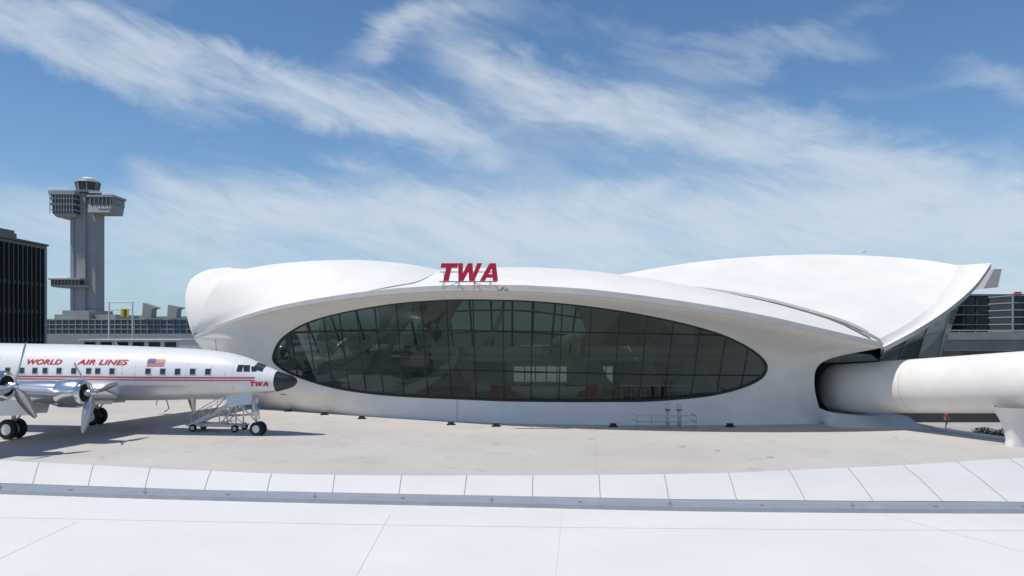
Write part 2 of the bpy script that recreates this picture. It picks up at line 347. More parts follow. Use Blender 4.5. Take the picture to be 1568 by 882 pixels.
# shell B centre
gut=catmull([FT[-1],W(1300,499,52.3),W(1250,482,53.7),W(1180,463,55.8),W(1100,448,58.3),W(1000,437,61.8),W(912,431,66)],8)
silB=catmull([W(674,413.5,66),W(720,410.5,66),W(784,410,66),W(825,414,66),W(868,422,66),W(912,431,66)],8)
mb=MB(); mb.grid(coons(FT[k1:],silB,valley,gut,80,24,.15)); mb.obj('centre_shell',SHELL,T,True); skirts.append((silB,1))
# shell C right
gc=[p+Vector((0,.15,.24)) for p in gut][::-1]
silC=catmull([gc[0],W(960,418.5,66.5),W(1030,406.5,67),W(1100,397.5,67),W(1180,391.5,67),W(1260,389.8,66),W(1340,392,64.5),W(1410,397.5,62.5),W(1466,406,60)],8)
ir=catmull([gc[-1],W(1392,494,53),W(1430,464,55.5),W(1454,432,58),W(1466,406,60)],8)
mb=MB(); mb.grid(coons(gc,silC,[gc[0]+Vector((0,0,.0001*i)) for i in range(3)],ir,80,28,.0)); mb.obj('right_shell',SHELL,T,True); skirts.append((silC,0))
ro=catmull([W(1354,531,51),W(1408,502,52.5),W(1456,470,54.5),W(1494,436,56.8),W(1518,403,59)],8)
ro2=resample(ro,33); ir2=resample(ir,33)
tipc=W(1492,402.5,60)
mb=MB(); rowsD=[]
for j in range(7):
    v=j/6; rowsD.append([a.lerp(b,v)+Vector((0,.0,-.25*math.sin(math.pi*v)*(1-k/32*.6)))+ (tipc-(ir2[-1].lerp(ro2[-1],.5)))*(math.sin(math.pi*v)*max(0,(k-26)/6)) for k,(a,b) in enumerate(zip(ir2,ro2))])
mb.grid(rowsD); mb.obj('right_shell_lip',SHELL,T,True)
ru=[p+Vector((0,.05,-.34)) for p in ro2]
mb=MB(); mb.grid([ro2,ru]); mb.obj('right_fascia',FASC,T)
wt=resample(catmull([W(1352,538,56),W(1385,520,58),W(1428,494,60),W(1460,468,62),W(1500,428,64)],6),33)
mb=MB(); mb.grid([ru,wt]); 
sg=resample([ol[i] for i in range(19*per,20*per+1)],8)
mb.grid([sg,[p+Vector((1.5,7,.5)) for p in sg]])
mb.obj('right_soffit',WALL,T,True)
# gutter channel between shells
mb=MB(); mb.grid([[p+Vector((0,-.04,.02)) for p in gut[::-1]],[p+Vector((0,-.04,.0)) for p in gc]]); mb.obj('shell_joint',JG,T)
mb=MB(); q=gut[::-1][2:-4]; mb.grid([[p+Vector((-.12,-.75,.0)) for p in q],[p+Vector((-.1,-.72,.18)) for p in q],[p+Vector((0,-.3,.19)) for p in q],[p+Vector((0,-.28,.0)) for p in q]]); mb.obj('skylight_flashing',FASC,T)
# back of the shells
mg=MB(); mm_=MB()
for s,gl in skirts:
    s=resample(s,40)
    r2=[Vector((p.x,p.y+6,p.z-1.2)) for p in s]; r3=[Vector((p.x,82,4.3)) for p in s]
    mb=MB(); mb.grid([s,[Vector((p.x,p.y+3,p.z-.25)) for p in s],r2])
    if gl:
        mg.grid([r2,r3])
        for k in range(0,40,6): mm_.tube([r2[k],r3[k]],.10,4)
        for t in (.33,.66): mm_.tube([a.lerp(b,t) for a,b in zip(r2,r3)],.08,4)
    else: mb.grid([r2,r3])
    mb.obj('rear_shell',SHELL,T,True)
mg.obj('added_rear_glazing',RGLASS,T); mm_.obj('added_rear_mullions',MULL,T)  # glazed opening added so sky light brightens the interior
mb=MB()
for x0,x1,za,zb in ((-34,.2,-3.5,5),(5.6,8,-3.5,5),(10.3,36,-3.5,5),(.2,5.6,2.9,5),(8,10.3,2.9,5),(.2,5.6,-.1,1.3),(8,10.3,-.1,1.3)): mb.box(x0,x1,82,82.4,za,zb)
for x in (1.3,2.4,3.5,4.6,8.8,9.6): mb.box(x-.05,x+.05,82.1,82.2,1.3,2.9)
mb.box(.2,5.6,82.1,82.2,2.2,2.28)
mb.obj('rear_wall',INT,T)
mb=MB(); mb.box(.2,5.6,81.9,81.94,1.3,2.9); mb.box(8,10.3,81.9,81.94,1.3,2.9); mb.obj('rear_window_glass',glassmat('rear_clear_glass',(.72,.78,.76),.5),T)
# interior
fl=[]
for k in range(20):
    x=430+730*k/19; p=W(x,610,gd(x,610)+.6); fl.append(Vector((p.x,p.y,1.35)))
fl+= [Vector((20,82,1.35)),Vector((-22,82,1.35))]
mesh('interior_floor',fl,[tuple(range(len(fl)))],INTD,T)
mb=MB()
def arcslab(cx,cy,r0,r1,a0,a1,z0,z1,n=24):
    rows=[]
    for k in range(n+1):
        a=math.radians(a0+(a1-a0)*k/n); c,s_=math.cos(a),math.sin(a)
        rows.append([Vector((cx+c*r0,cy+s_*r0,z0)),Vector((cx+c*r1,cy+s_*r1,z0)),Vector((cx+c*r1,cy+s_*r1,z1)),Vector((cx+c*r0,cy+s_*r0,z1))])
    mb.grid(rows,True)
arcslab(3,84,17,13.5,190,268,3.9,4.3); arcslab(3,84,17,16.8,190,268,4.3,5.2)
arcslab(12,84,17,14,250,330,3.9,4.3); arcslab(12,84,17,16.8,250,330,4.3,5.2)
arcslab(3,66,4.5,4.2,200,340,1.35,2.2)
for x,y,lean in ((-11.5,69,3),(-6,74,-2),(7,72,1.5),(15.5,68,-3),(12,75,2)):
    rr_=[]
    for k in range(13):
        t=k/12; z=1.3+8.5*t; wd=.5+1.8*(2*t-1)**2 + (1.6*t**3); rr_.append([Vector((x+lean*t**2+wd*math.cos(a),y+.4*wd*math.sin(a),z)) for a in [2*math.pi*q/14 for q in range(14)]])
    mb.grid(rr_,True)
for (x0,z0,x1,z1,y) in ((-16,3.2,-9.5,8.2,66),(-9,1.4,-4.5,4.6,66.5),(3.5,5.2,9.5,8.6,73),(-2.6,5.0,-.6,9.4,71)):
    c_=catmull([Vector((x0,y,z0)),Vector((x0*.6+x1*.4,y+.4,z0*.75+z1*.25)),Vector((x1*.85+x0*.15,y+.8,z1*.7+z0*.3)),Vector((x1,y+1,z1))],6)
    mb.grid([[p+Vector((0,0,-.45)) for p in c_],[p+Vector((0,0,.45)) for p in c_],[p+Vector((0,1.2,.45)) for p in c_],[p+Vector((0,1.2,-.45)) for p in c_]])
for k in range(12): mb.box(-3.5,-.5,68+k*.32,68.4+k*.32,1.3,1.5+k*.2)
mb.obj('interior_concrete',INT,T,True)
mb=MB()
for x,y in ((-1.2,62),(-.2,62.4),(1.0,62.6),(4.6,62.5),(5.6,62.2),(6.2,61.8)):
    mb.box(x-.45,x+.45,y-.4,y+.4,1.35,1.8); mb.box(x-.45,x+.45,y+.3,y+.5,1.8,2.25)
mb.obj('lounge_seats',mat('seat_red',(.24,.01,.016),.7),T)
mb=MB()
for x in [8.2+.35*i for i in range(16)]: mb.box(x-.02,x+.02,59.9,59.94,1.35,2.35)
mb.box(8.1,13.6,59.88,59.96,2.35,2.42)
mb.obj('interior_railing',GALV,T)
# glazing
wp=[(pxof(p),HY-(p.z-H)/p.y*F) for p in wl]
def ycross(x):
    ys=[]
    for i in range(len(wp)):
        (a,b),(c,e)=wp[i],wp[(i+1)%len(wp)]
        if (a-x)*(c-x)<=0 and a!=c: ys.append(b+(e-b)*(x-a)/(c-a))
    return min(ys),max(ys)
NC=110; rws=[[] for _ in range(9)]
mn=min(p[0] for p in wp)+.3; mxx=max(p[0] for p in wp)-.3
for i in range(NC+1):
    x=mn+(mxx-mn)*(.5-.5*math.cos(math.pi*i/NC))
    a,b=ycross(x)
    for j in range(9):
        y=a+(b-a)*j/8; rws[j].append(W(x,y,gd(x,y)+.12))
mb=MB(); mb.grid(rws); mb.obj('window_glass',GLASS,T,True)
mb=MB(); mb.tube([p+Vector((0,.02,0)) for p in wl]+[wl[0]],.09,6); mb.obj('window_frame',MULL,T,True)
mb=MB()
tops=[444,470,495,519,545,573,606,645,683,724,770,815,861,906,950,992,1032,1073,1112,1146]
for xt in tops:
    yt=ycross(xt)[0]; pts=[]
    for k in range(40):
        t=k/39; y=yt+(625-yt)*t; x=xt+(784-xt)*.075*((y-yt)/150)
        if x<420 or x>1172: break
        a,b=ycross(x)
        if y>b: break
        pts.append(W(x,y,gd(x,y)+.06))
    if len(pts)>2: mb.tube(pts,.043,4)
for tab in ([(418,511),(560,507),(700,506),(900,509),(1173,515)],[(418,566),(600,566),(760,568),(1000,574),(1173,575)]):
    pts=[]
    for k in range(80):
        x=420+752*k/79; y=interp(tab,x); a,b=ycross(x)
        if a<y<b: pts.append(W(x,y,gd(x,y)+.06))
    mb.tube(pts,.043,4)
mb.obj('window_mullions',MULL,T)
mb=MB(); mb.tube([rows[j][28*per]+Vector((0,-.004,0)) for j in range(R+1)],.018,4); mb.obj('wall_joint',SEAM,T)
# right end
mb=MB(); mb.box(20.9,28,61,61.3,-3.5,6.0); mb.obj('recess_shade_wall',DARK,T)  # coloured near-black to stand for the shade inside the recess
mb=MB()
fr=[Gd(1262,650,-.02),Gd(1285,656,-.02),Gd(1340,657,-.02),Gd(1432,659.5,-.02)]
tp=[W(1253,624,55.2),W(1283,634,55),W(1350,637,55.2),W(1392,638,56)]
fr=resample(catmull(fr,4),16); tp=resample(catmull(tp,4),16); mdl=[a.lerp(b,.5)+Vector((0,.3,-.12)) for a,b in zip(fr,tp)]
mb.grid([fr,mdl,tp]); mb.grid([tp,[p+Vector((0,3,0)) for p in tp]]); mb.obj('buttress_base',WALL,T,True)
mb=MB()
P=[[W(1455,472,59),W(1447,505,59.5),W(1437,548,60)],[W(1425,488,58.5),W(1415,515,59.5),W(1405,549,60.5)],[W(1392,508,58),W(1384,528,59.5),W(1376,550,61)],[W(1358,527,57.5),W(1352,540,59.5),W(1345,552,61.5)]]
SGm=[mat('side_glass_%s'%nm,c_,.08,var=.35,scale=.4) for nm,c_ in (('light',(.46,.54,.52)),('mid',(.26,.33,.31)),('dark',(.11,.15,.14)))]  # pane tones put differing reflections into the base colour
reflection_pat=[0,1,1,2,2,1]; q_=0
for c in range(3):
    for j in range(2):
        m2=MB(); m2.add([P[c][j],P[c+1][j],P[c+1][j+1],P[c][j+1]],[(0,1,2,3)]); m2.obj('side_glass_pane',SGm[reflection_pat[q_]],T); q_+=1
mb=MB(); mb.add([W(1262,548,60),W(1300,540,60),W(1335,543,60),W(1345,552,60.5),W(1262,556,60)],[(0,1,2,3,4)]); mb.add([W(1455,472,59),W(1437,548,60),W(1437,560,75),W(1470,465,75)],[(0,1,2,3)]); mb.obj('side_glass',SGm[1],T)
mb=MB()
for c in P: mb.tube([p+Vector((0,-.05,0)) for p in c],.06,4)
for j in range(3): mb.tube([c[j]+Vector((0,-.05,0)) for c in P],.05,4)
mb.obj('side_mullions',GALV,T)
mb=MB(); mb.prism([W(1506,442,66),W(1528,440,66),W(1534,412,66),W(1522,412,66)],(0,3,0)); mb.obj('roof_scupper',FASC,T)
# ---------------------------------------------------------------- tube walkway
TW=empty('passenger_tube_walkway')
A0=Vector((23.5,58.2,2.25)); A1=Vector((28.75,45,3.55)); dr=(A1-A0); ptsT=[]
for k in range(20):
    t=k/19*2.6; ptsT.append(A0+dr*t+Vector((.9*max(0,t-1)**2,0,-.25*max(0,t-1)**2)))
mb=MB(); mb.tube(ptsT,[1.74]*20,48,True); mb.obj('tube_shell',WALL,TW,True)
dn=dr.normalized()
mb=MB(); mb.tube([A0-dn*.4,A0+dn*.12],1.86,48); mb.obj('tube_gasket',DARK,TW,True)
mb=MB()
for t in (.5,1.5,2.2):
    p=A0+dr*t; mb.tube([p-dn*.012,p+dn*.012],1.748,48)
mb.obj('tube_joints',FASC,TW,True)
def pylon(cx,cy,zt,zb):
    rws=[]
    for k in range(15):
        t=k/14; z=zb+(zt-zb)*t; wx=.42+.75*t**2.2; wy=.38+.5*t**2.2
        if t<.12: wx+=.06
        rws.append([Vector((cx+wx*math.copysign(abs(math.cos(a))**.6,math.cos(a)),cy+wy*math.copysign(abs(math.sin(a))**.6,math.sin(a)),z)) for a in [2*math.pi*q/24 for q in range(24)]])
    m_=MB(); m_.grid(rws,True); m_.obj('support_pylon',WALL,TW,True)
pylon(27.95,44.6,2.2,0); pylon(33.5,33.5,3.0,0)
# ---------------------------------------------------------------- roof sign
S=empty('rooftop_letter_sign')
LT=[[(0,1),(.95,1),(.95,.74),(.63,.74),(.63,0),(.32,0),(.32,.74),(0,.74)]]
LW=[[(0,1),(.28,1),(.38,.40),(.55,1),(.81,1),(.98,.40),(1.08,1),(1.36,1),(1.13,0),(.84,0),(.68,.56),(.52,0),(.23,0)]]
LA=[[(0,0),(.30,0),(.52,.70),(.52,1),(.34,1)],[(1.04,0),(.74,0),(.52,.70),(.52,1),(.70,1)],[(.358,.18),(.682,.18),(.62,.38),(.42,.38)]]
def letters(h):
    res=[];x=0
    for L,wd in ((LT,.95),(LW,1.44),(LA,1.04)):
        for poly in L: res.append([((a+x+b*.22)*h,b*h) for a,b in poly])
        x+=wd
    return res
base=W(670,430,50.6); hgt=(430-403)/F*50.6
mb=MB()
for poly in letters(hgt): mb.prism([base+Vector((a,0,b)) for a,b in poly],(0,.14,0))
mb.obj('letters',RED,S)
mb=MB(); bz=base.z
mb.box(base.x+.1,base.x+3.75,base.y+.06,base.y+.14,bz-.09,bz-.01)
mb.box(base.x+.1,base.x+3.75,base.y+.30,base.y+.36,bz+.55,bz+.61)
for x in (.35,1.3,2.3,3.3):
    mb.box(base.x+x-.03,base.x+x+.03,base.y+.06,base.y+.12,bz-.55,bz-.09)
    mb.tube([(base.x+x,base.y+.35,bz+.6),(base.x+x,base.y+1.6,bz-.2)],.025,6)
mb.tube([(base.x+.35,base.y+.1,bz-.45),(base.x+1.3,base.y+.1,bz-.1)],.02,6); mb.tube([(base.x+3.3,base.y+.1,bz-.45),(base.x+2.3,base.y+.1,bz-.1)],.02,6)
mb.obj('support_frame',GALV,S)
# ---------------------------------------------------------------- railing, pipes, lights at facade base
Rl=empty('guard_railing'); mb=MB(); y0=52.9; xa=(975-CX)/F*y0; xb=(1066-CX)/F*y0
for k in range(5):
    x=xa+(xb-xa)*k/4; mb.tube([(x,y0,0),(x,y0,.85)],.03,6)
for z in (.85,.45,.12): mb.tube([(xa,y0,z),(xb,y0,z)],.03,6)
for x in (xa,xb):
    for z in (.85,.45): mb.tube([(x,y0,z),(x,y0+1.6,z)],.03,6)
mb.obj('rails',GALV,Rl)
PIPE=mat('pipe_paint',(.55,.55,.53),.5,var=.1,scale=4)
for px in (1022,1040):
    e=empty('vent_pipe'); y=53.6; x=(px-CX)/F*y; mb=MB(); mb.tube([(x,y,0),(x,y,1.25)],.12,14); mb.tube([(x,y,1.2),(x,y,1.6)],.17,14); mb.tube([(x,y,.6),(x,y,.66)],.15,14); mb.obj('pipe',PIPE,e,True)
    mb=MB(); mb.tube([(x,y,1.14),(x,y,1.2)],.175,14); mb.obj('collar',DARK,e)
for px,py in ((692,648),(760,650.5),(937,651),(1113,651),(557,639),(500,633),(445,628)):
    c=Gd(px,py+1,0); e=empty('ground_floodlight'); mb=MB(); mb.box(c.x-.3,c.x+.3,c.y-.9,c.y-.55,.006,.08); mb.box(c.x-.2,c.x+.2,c.y-.85,c.y-.6,.08,.26); mb.obj('fixture',MULL,e)
    mb=MB(); mb.add([(c.x-.17,c.y-.6,.265),(c.x+.17,c.y-.6,.265),(c.x+.17,c.y-.83,.265),(c.x-.17,c.y-.83,.265)],[(0,1,2,3)]); mb.obj('lens',GALV,e)
# ---------------------------------------------------------------- airliner
rz=math.radians(-9); P=empty('propeller_airliner',(-13.1,49.0,0),rz)
prof=[(0,3.34,.03),(.12,3.34,.22),(.35,3.34,.37),(.75,3.335,.5),(1.25,3.34,.64),(1.8,3.38,.82),(2.5,3.48,1.0),(3.4,3.60,1.23),(4.7,3.70,1.42),(6.5,3.74,1.56),(9,3.76,1.66),(13,3.78,1.76),(18,3.82,1.80),(22,3.95,1.72),(26,4.25,1.45),(30,4.7,1.0),(33.5,5.1,.45),(35,5.3,.08)]
pf=catmull([Vector(p) for p in prof],8)
def fus(s):
    for a,b in zip(pf,pf[1:]):
        if s<=b.x:
            t=(s-a.x)/max(1e-6,b.x-a.x); return a.y+(b.y-a.y)*t,a.z+(b.z-a.z)*t
    return pf[-1].y,pf[-1].z
NS=48
def ring(s,c,r): return [Vector((-s,r*math.sin(a),c+r*math.cos(a))) for a in [2*math.pi*q/NS for q in range(NS)]]
rg=[ring(*p) for p in pf]
me=MB(); me.grid(rg,True); me.add(rg[0],[tuple(range(NS))])
o=me.obj('fuselage',[PWHITE,PALU,BLK],P,True)
for p in o.data.polygons:
    c=p.center
    if -c.x<1.25: p.material_index=2
    elif c.z<fus(-c.x)[0]-.55: p.material_index=1
def patch(mb,s1,s2,z1,z2,side,off=.014,ns=None,nz=4,sl=0):
    ns=ns or max(2,int(abs(s2-s1)/.4)+1); rows=[]
    for j in range(nz+1):
        row=[]
        for i in range(ns+1):
            z=z1+(z2-z1)*j/nz; s=s1+(s2-s1)*i/ns+sl*j/nz; c,r=fus(s); dz=z-c; y=math.sqrt(max(0.0004,r*r-dz*dz))+off; row.append(Vector((-s,side*y,z)))
        rows.append(row)
    mb.grid(rows)
mb=MB()
for sd_ in (-1,1):
    patch(mb,2.3,31,3.57,3.65,sd_); patch(mb,2.3,31,3.41,3.47,sd_)
mb.obj('cheatline',PRED,P)
wsx=[5.05,6.0,6.95,7.9,8.85]+[11.2,12.15,12.75,13.75,14.75,15.7,16.4,17.3,18.3,19.2,20.1,21.0,21.9,22.8]
mb=MB(); mf=MB()
for sd_ in (-1,1):
    for s in wsx: patch(mb,s-.16,s+.16,3.80,4.14,sd_,.02,2); patch(mf,s-.20,s+.20,3.76,4.18,sd_,.012,2)
    patch(mb,2.25,2.52,3.98,4.28,sd_,.02,2,4,.12); patch(mb,2.62,2.95,3.98,4.36,sd_,.02,2,4,.1); patch(mb,3.05,3.35,3.98,4.38,sd_,.02,2,4,0)
    for a0,a1 in ((4,24),(27,50)):
        rw=[]
        for j in range(4):
            s=1.95+.16*j*1.1; c,r=fus(s); rw.append([Vector((-s,sd_*math.sin(math.radians(a))*(r+.025),c+math.cos(math.radians(a))*(r+.025))) for a in (a0,(a0+a1)/2,a1)])
        mb.grid(rw)
mf.obj('window_surrounds',PALU,P); mb.obj('windows',WIN,P)
mb=MB()
for s in (9.7,4.0):
    for a,b in ((s,s+.02),(s+.85,s+.87)): patch(mb,a,b,2.9,4.75,-1,.012,1)
for s in (3.6,6.4,10.9,19.0):
    patch(mb,s,s+.008,2.3,5.0,-1,.006,1,16)
mb.obj('panel_lines',GREYM,P)
def ptext(txt,s_left,z,h,wd,shear=.22,off=.025):
    cu=bpy.data.curves.new(txt,'FONT'); cu.body=txt; cu.size=1; cu.shear=shear; cu.offset=.028; cu.space_character=1.06; to=bpy.data.objects.new('t',cu); scene.collection.objects.link(to)
    bpy.context.view_layer.update(); dg=bpy.context.evaluated_depsgraph_get(); me=bpy.data.meshes.new_from_object(to.evaluated_get(dg)); bpy.data.objects.remove(to)
    bm=bmesh.new(); bm.from_mesh(me); bmesh.ops.triangulate(bm,faces=bm.faces)
    bmesh.ops.subdivide_edges(bm,edges=[e for e in bm.edges if e.calc_length()>.15],cuts=2)
    xs=[v.co.x for v in bm.verts]; ys=[v.co.y for v in bm.verts]; x0,x1,y0,y1=min(xs),max(xs),min(ys),max(ys)
    for v in bm.verts:
        s=s_left-(v.co.x-x0)/(x1-x0)*wd; zz=z+(v.co.y-y0)/(y1-y0)*h; c,r=fus(s); dz=zz-c; v.co=Vector((-s,-(math.sqrt(max(.001,r*r-dz*dz))+off),zz))
    bm.to_mesh(me); bm.free(); me.materials.clear(); me.materials.append(PRED); oo=bpy.data.objects.new('livery_text',me); scene.collection.objects.link(oo); oo.parent=P
ptext('AIR LINES',13.6,4.36,.32,3.35); ptext('WORLD',17.05,4.36,.32,2.4); ptext('TRANS',21.6,4.36,.32,2.4)
mb=MB()
for poly in letters(.29):
    pts=[]
    for a,b in poly:
        s=2.62-a*1.1; z=3.08+b; c,r=fus(s); dz=z-c; pts.append(Vector((-s,-(math.sqrt(r*r-dz*dz)+.03),z)))
    mb.add(pts,[tuple(range(len(pts)))])
mb.obj('nose_text',PRED,P)
mb=MB()
for k in range(6): patch(mb,7.85,9.0,4.28+.085*k,4.32+.085*k,-1,.016)
mb.obj('flag_stripes',PRED,P); mb=MB(); patch(mb,8.5,9.0,4.5,4.76,-1,.022); mb.obj('flag_canton',BLUE,P)
# wings
def foil(xLE,ch,y,z,th):
    pr=[(0,0),(.02,.35),(.1,.8),(.3,1),(.6,.75),(.9,.2),(1,0),(.9,-.05),(.6,-.3),(.3,-.5),(.1,-.45),(.02,-.25)]
    return [Vector((-(xLE+ch*a),y,z+th*b)) for a,b in pr]
for sg in (-1,1):
    mb=MB(); st=[foil(11.2,6.4,sg*1.2,2.35,.5),foil(11.4,5.9,sg*4,2.65,.45),foil(12.2,4.6,sg*10,3.35,.33),foil(13.2,2.9,sg*18,4.3,.18),foil(13.9,1.6,sg*22.3,4.8,.08),foil(14.4,.5,sg*22.8,4.86,.02)]
    mb.grid(st,True); mb.add(st[-1],[tuple(range(12))]); mb.obj('wing',PALU,P,True)
    mb=MB(); st=[foil(30.2,2.7,sg*.3,5.0,.18),foil(30.9,1.7,sg*5.6,5.5,.1)]; mb.grid(st,True); mb.add(st[-1],[tuple(range(12))]); mb.obj('tailplane',PALU,P,True)
for y,z,h,b in ((-5.4,5.0,1.9,1.0),(5.4,5.0,1.9,1.0),(0,5.2,2.3,0)):
    mb=MB(); sh=[(0,0),(.25,.75),(.8,1.0),(1.5,1.0),(2.2,.6),(2.5,0),(2.0,-.5*b-.01),(.7,-.6*b-.01)]
    mb.prism([Vector((-(30.4+a),y-.06,z+h*q)) for a,q in sh],(0,.12,0)); mb.obj('tail_fin',PWHITE,P)
def lathe(mb,y,z,prf,tilt=0,n=28):
    rws=[[Vector((-s,y+r*math.sin(a),z+dz+r*math.cos(a))) for a in [2*math.pi*q/n for q in range(n)]] for s,r,dz in prf]; mb.grid(rws,True)
PM=mat('prop_metal',(.55,.56,.57),.35,metal=.7,var=.1,scale=3)
for y,z,s0,base_a in ((-5,2.9,10.1,40),(-10,3.62,10.75,-20),(5,2.9,10.1,75),(10,3.62,10.75,10)):
    mb=MB(); lathe(mb,y,z,[(s0+.42,.52,0),(s0+.36,.60,0),(s0+.42,.70,0),(s0+.7,.77,0),(s0+1.3,.79,0),(s0+1.9,.74,0),(s0+1.95,.70,0)])
    lathe(mb,y,z,[(s0+1.8,.64,0),(s0+2.6,.68,.0),(s0+4.5,.62,.02),(s0+6.3,.35,.1),(s0+7.4,.05,.15)])
    lathe(mb,y,z-.62,[(s0+.75,.16,0),(s0+.7,.21,0),(s0+.9,.26,.02),(s0+2,.28,.05),(s0+3.2,.1,.2)],n=16)
    mb.obj('nacelle',POL,P,True)
    mb=MB(); lathe(mb,y,z,[(s0+.5,.5,0),(s0+.55,.01,0)]); lathe(mb,y,z,[(s0+1.93,.71,0),(s0+1.96,.6,0)]); mb.obj('intake',DARK,P)
    mb=MB(); lathe(mb,y,z,[(s0-.28,.01,0),(s0-.25,.08,0),(s0-.1,.15,0),(s0+.15,.2,0),(s0+.45,.24,0)],n=20); mb.obj('spinner',POL,P,True)
    mb=MB()
    for k in range(3):
        a=math.radians(base_a+120*k); rd=Vector((0,-math.sin(a),math.cos(a)))
        tg=Vector((0,-math.cos(a),-math.sin(a))); rws=[]
        for j in range(12):
            t=j/11; rr=.12+2.2*t; ch=.09+.17*math.sin(math.pi*min(1,t*1.02)**.75)+.03; ch*= (1 if t<.93 else .6)
            if t<.12: ch=.1
            tw=math.radians(62-45*t); cdv=tg*math.cos(tw)+Vector((1,0,0))*math.sin(tw); nn=tg*-math.sin(tw)+Vector((1,0,0))*math.cos(tw); th=.06*(1-t)+.012
            cc=Vector((-s0,y,z))+rd*rr; rws.append([cc-cdv*ch,cc+nn*th,cc+cdv*ch,cc-nn*th])
        mb.grid(rws,True); mb.add(rws[-1],[(0,1,2,3)])
    mb.obj('propeller',PM,P,True)
def wheel(tyre,hub,x,y,r,w_):
    for mbb,prf in ((tyre,[(-.5,.55),(-.5,.8),(-.42,.95),(-.2,1),(.2,1),(.42,.95),(.5,.8),(.5,.55)]),(hub,[(-.42,.0),(-.46,.3),(-.4,.5),(-.5,.56),(.5,.56),(.4,.5),(.46,.3),(.42,0)])):
        mbb.grid([[Vector((x+r*q*math.cos(a),y+w_*p_,r+r*q*math.sin(a))) for a in [2*math.pi*k/28 for k in range(28)]] for p_,q in prf],True)
ty=MB(); hb=MB(); stt=MB()
for y in (-.24,.24): wheel(ty,hb,-2.53,y,.43,.22)
for sy in (-3.7,3.7):
    for dy in (-.36,.36): wheel(ty,hb,-16.3,sy+dy,.6,.36)
    stt.tube([(-16.3,sy-.5,.6),(-16.3,sy+.5,.6)],.08,8); stt.tube([(-16.3,sy,.6),(-16.1,sy,2.4)],.12,10); stt.tube([(-16.3,sy,.9),(-14.6,sy,2.5)],.06,8); stt.tube([(-16.3,sy+.2,1),(-16.1,sy-.7,2.4)],.05,6)
stt.tube([(-2.53,-.3,.43),(-2.53,.3,.43)],.06,8); stt.tube([(-2.53,0,.43),(-2.75,0,1.4),(-3.0,0,2.6)],[.07,.09,.11],10); stt.tube([(-2.6,0,.8),(-4.3,0,2.4)],.05,8); stt.tube([(-2.53,.15,1.0),(-3.0,.3,2.6)],.04,6)
stt.box(-2.95,-2.5,-.09,.09,1.25,1.6)
ty.obj('tyres',RUB,P,True); hb.obj('wheel_hubs',WHT,P,True); stt.obj('landing_gear_struts',WHT,P,True)
mb=MB(); mb.prism([(-2.7,-.42,2.55),(-4.4,-.42,2.42),(-4.3,-.5,1.8),(-2.8,-.5,1.95)],(0,.03,0)); mb.prism([(-2.7,.40,2.55),(-4.4,.40,2.42),(-4.3,.5,1.8),(-2.8,.5,1.95)],(0,.03,0)); 
for sy in (-3.0,-4.4,3.0,4.4): mb.prism([(-14.3,sy,2.4),(-17.2,sy,2.4),(-17,sy,1.4),(-14.6,sy,1.5)],(0,.04,0))
mb.obj('gear_doors',PALU,P)
mb=MB(); mb.tube([(-9.3,0,2.15),(-9.35,0,1.75)],.03,6); mb.tube([(-7,0,5.2),(-7.2,0,5.65)],[.05,.02],6); mb.tube([(-12,0,5.5),(-12.3,0,5.95)],[.05,.02],6); mb.tube([(-8.5,-.3,2.2),(-8.3,-.3,1.6),(-8.6,-.3,1.4)],.04,6); mb.obj('antennas',GREYM,P)
# ---------------------------------------------------------------- airstairs
ST=empty('aircraft_boarding_stairs',(-18.9,51.8,0),math.radians(-6)); mb=MB(); rd_=MB()
L0=Vector((-1.7,0,.35)); L1=Vector((1.4,0,1.95))
for y in (-.55,.55):
    mb.prism([L0+Vector((0,y,-.12)),L1+Vector((0,y,-.12)),L1+Vector((0,y,.16)),L0+Vector((0,y,.16))],(0,.05,0))
    mb.tube([L0+Vector((.1,y,0)),L0+Vector((.1,y,.75)),L1+Vector((-.1,y,.8)),L1+Vector((-.1,y,0))],.028,6)
    for t in (.3,.6): q=L0.lerp(L1,t)+Vector((0,y,0)); mb.tube([q,q+Vector((0,0,.77))],.022,6)
    mb.tube([(-1.9,y,.38),(1.8,y,.38)],.06,6); mb.tube([(1.4,y,.38),(1.4,y,1.9)],.05,6); mb.tube([(.3,y,.38),(1.4,y,1.85)],.04,6); mb.tube([(.3,y,.38),(.3,y,1.3)],.04,6); mb.tube([(1.4,y,.4),(.3,y,1.3)],.03,6)
    mb.tube([(1.4,y,1.95),(2.0,y,2.05)],.05,6)
    rd_.prism([L0+Vector((1.4,y-.02,.70)),L1+Vector((-.2,y-.02,.72)),L1+Vector((-.2,y-.02,.80)),L0+Vector((1.4,y-.02,.78))],(0,-.02,0))
for k in range(9):
    q=L0.lerp(L1,(k+.5)/9); mb.box(q.x-.14,q.x+.14,-.53,.53,q.z-.02,q.z+.02)
mb.box(1.3,2.1,-.55,.55,1.92,1.97); mb.box(-2.3,-1.8,-.04,.04,.34,.42); mb.box(-1.8,.4,-.5,.5,.44,.5)
mb.obj('frame',WHT,ST); rd_.obj('handrail_stripes',PRED,ST)
ty=MB(); hb=MB()
for x in (-1.4,1.4):
    for y in (-.7,.7): wheel(ty,hb,x,y,.24,.16)
ty.obj('tyres',RUB,ST,True); hb.obj('hubs',WHT,ST,True)
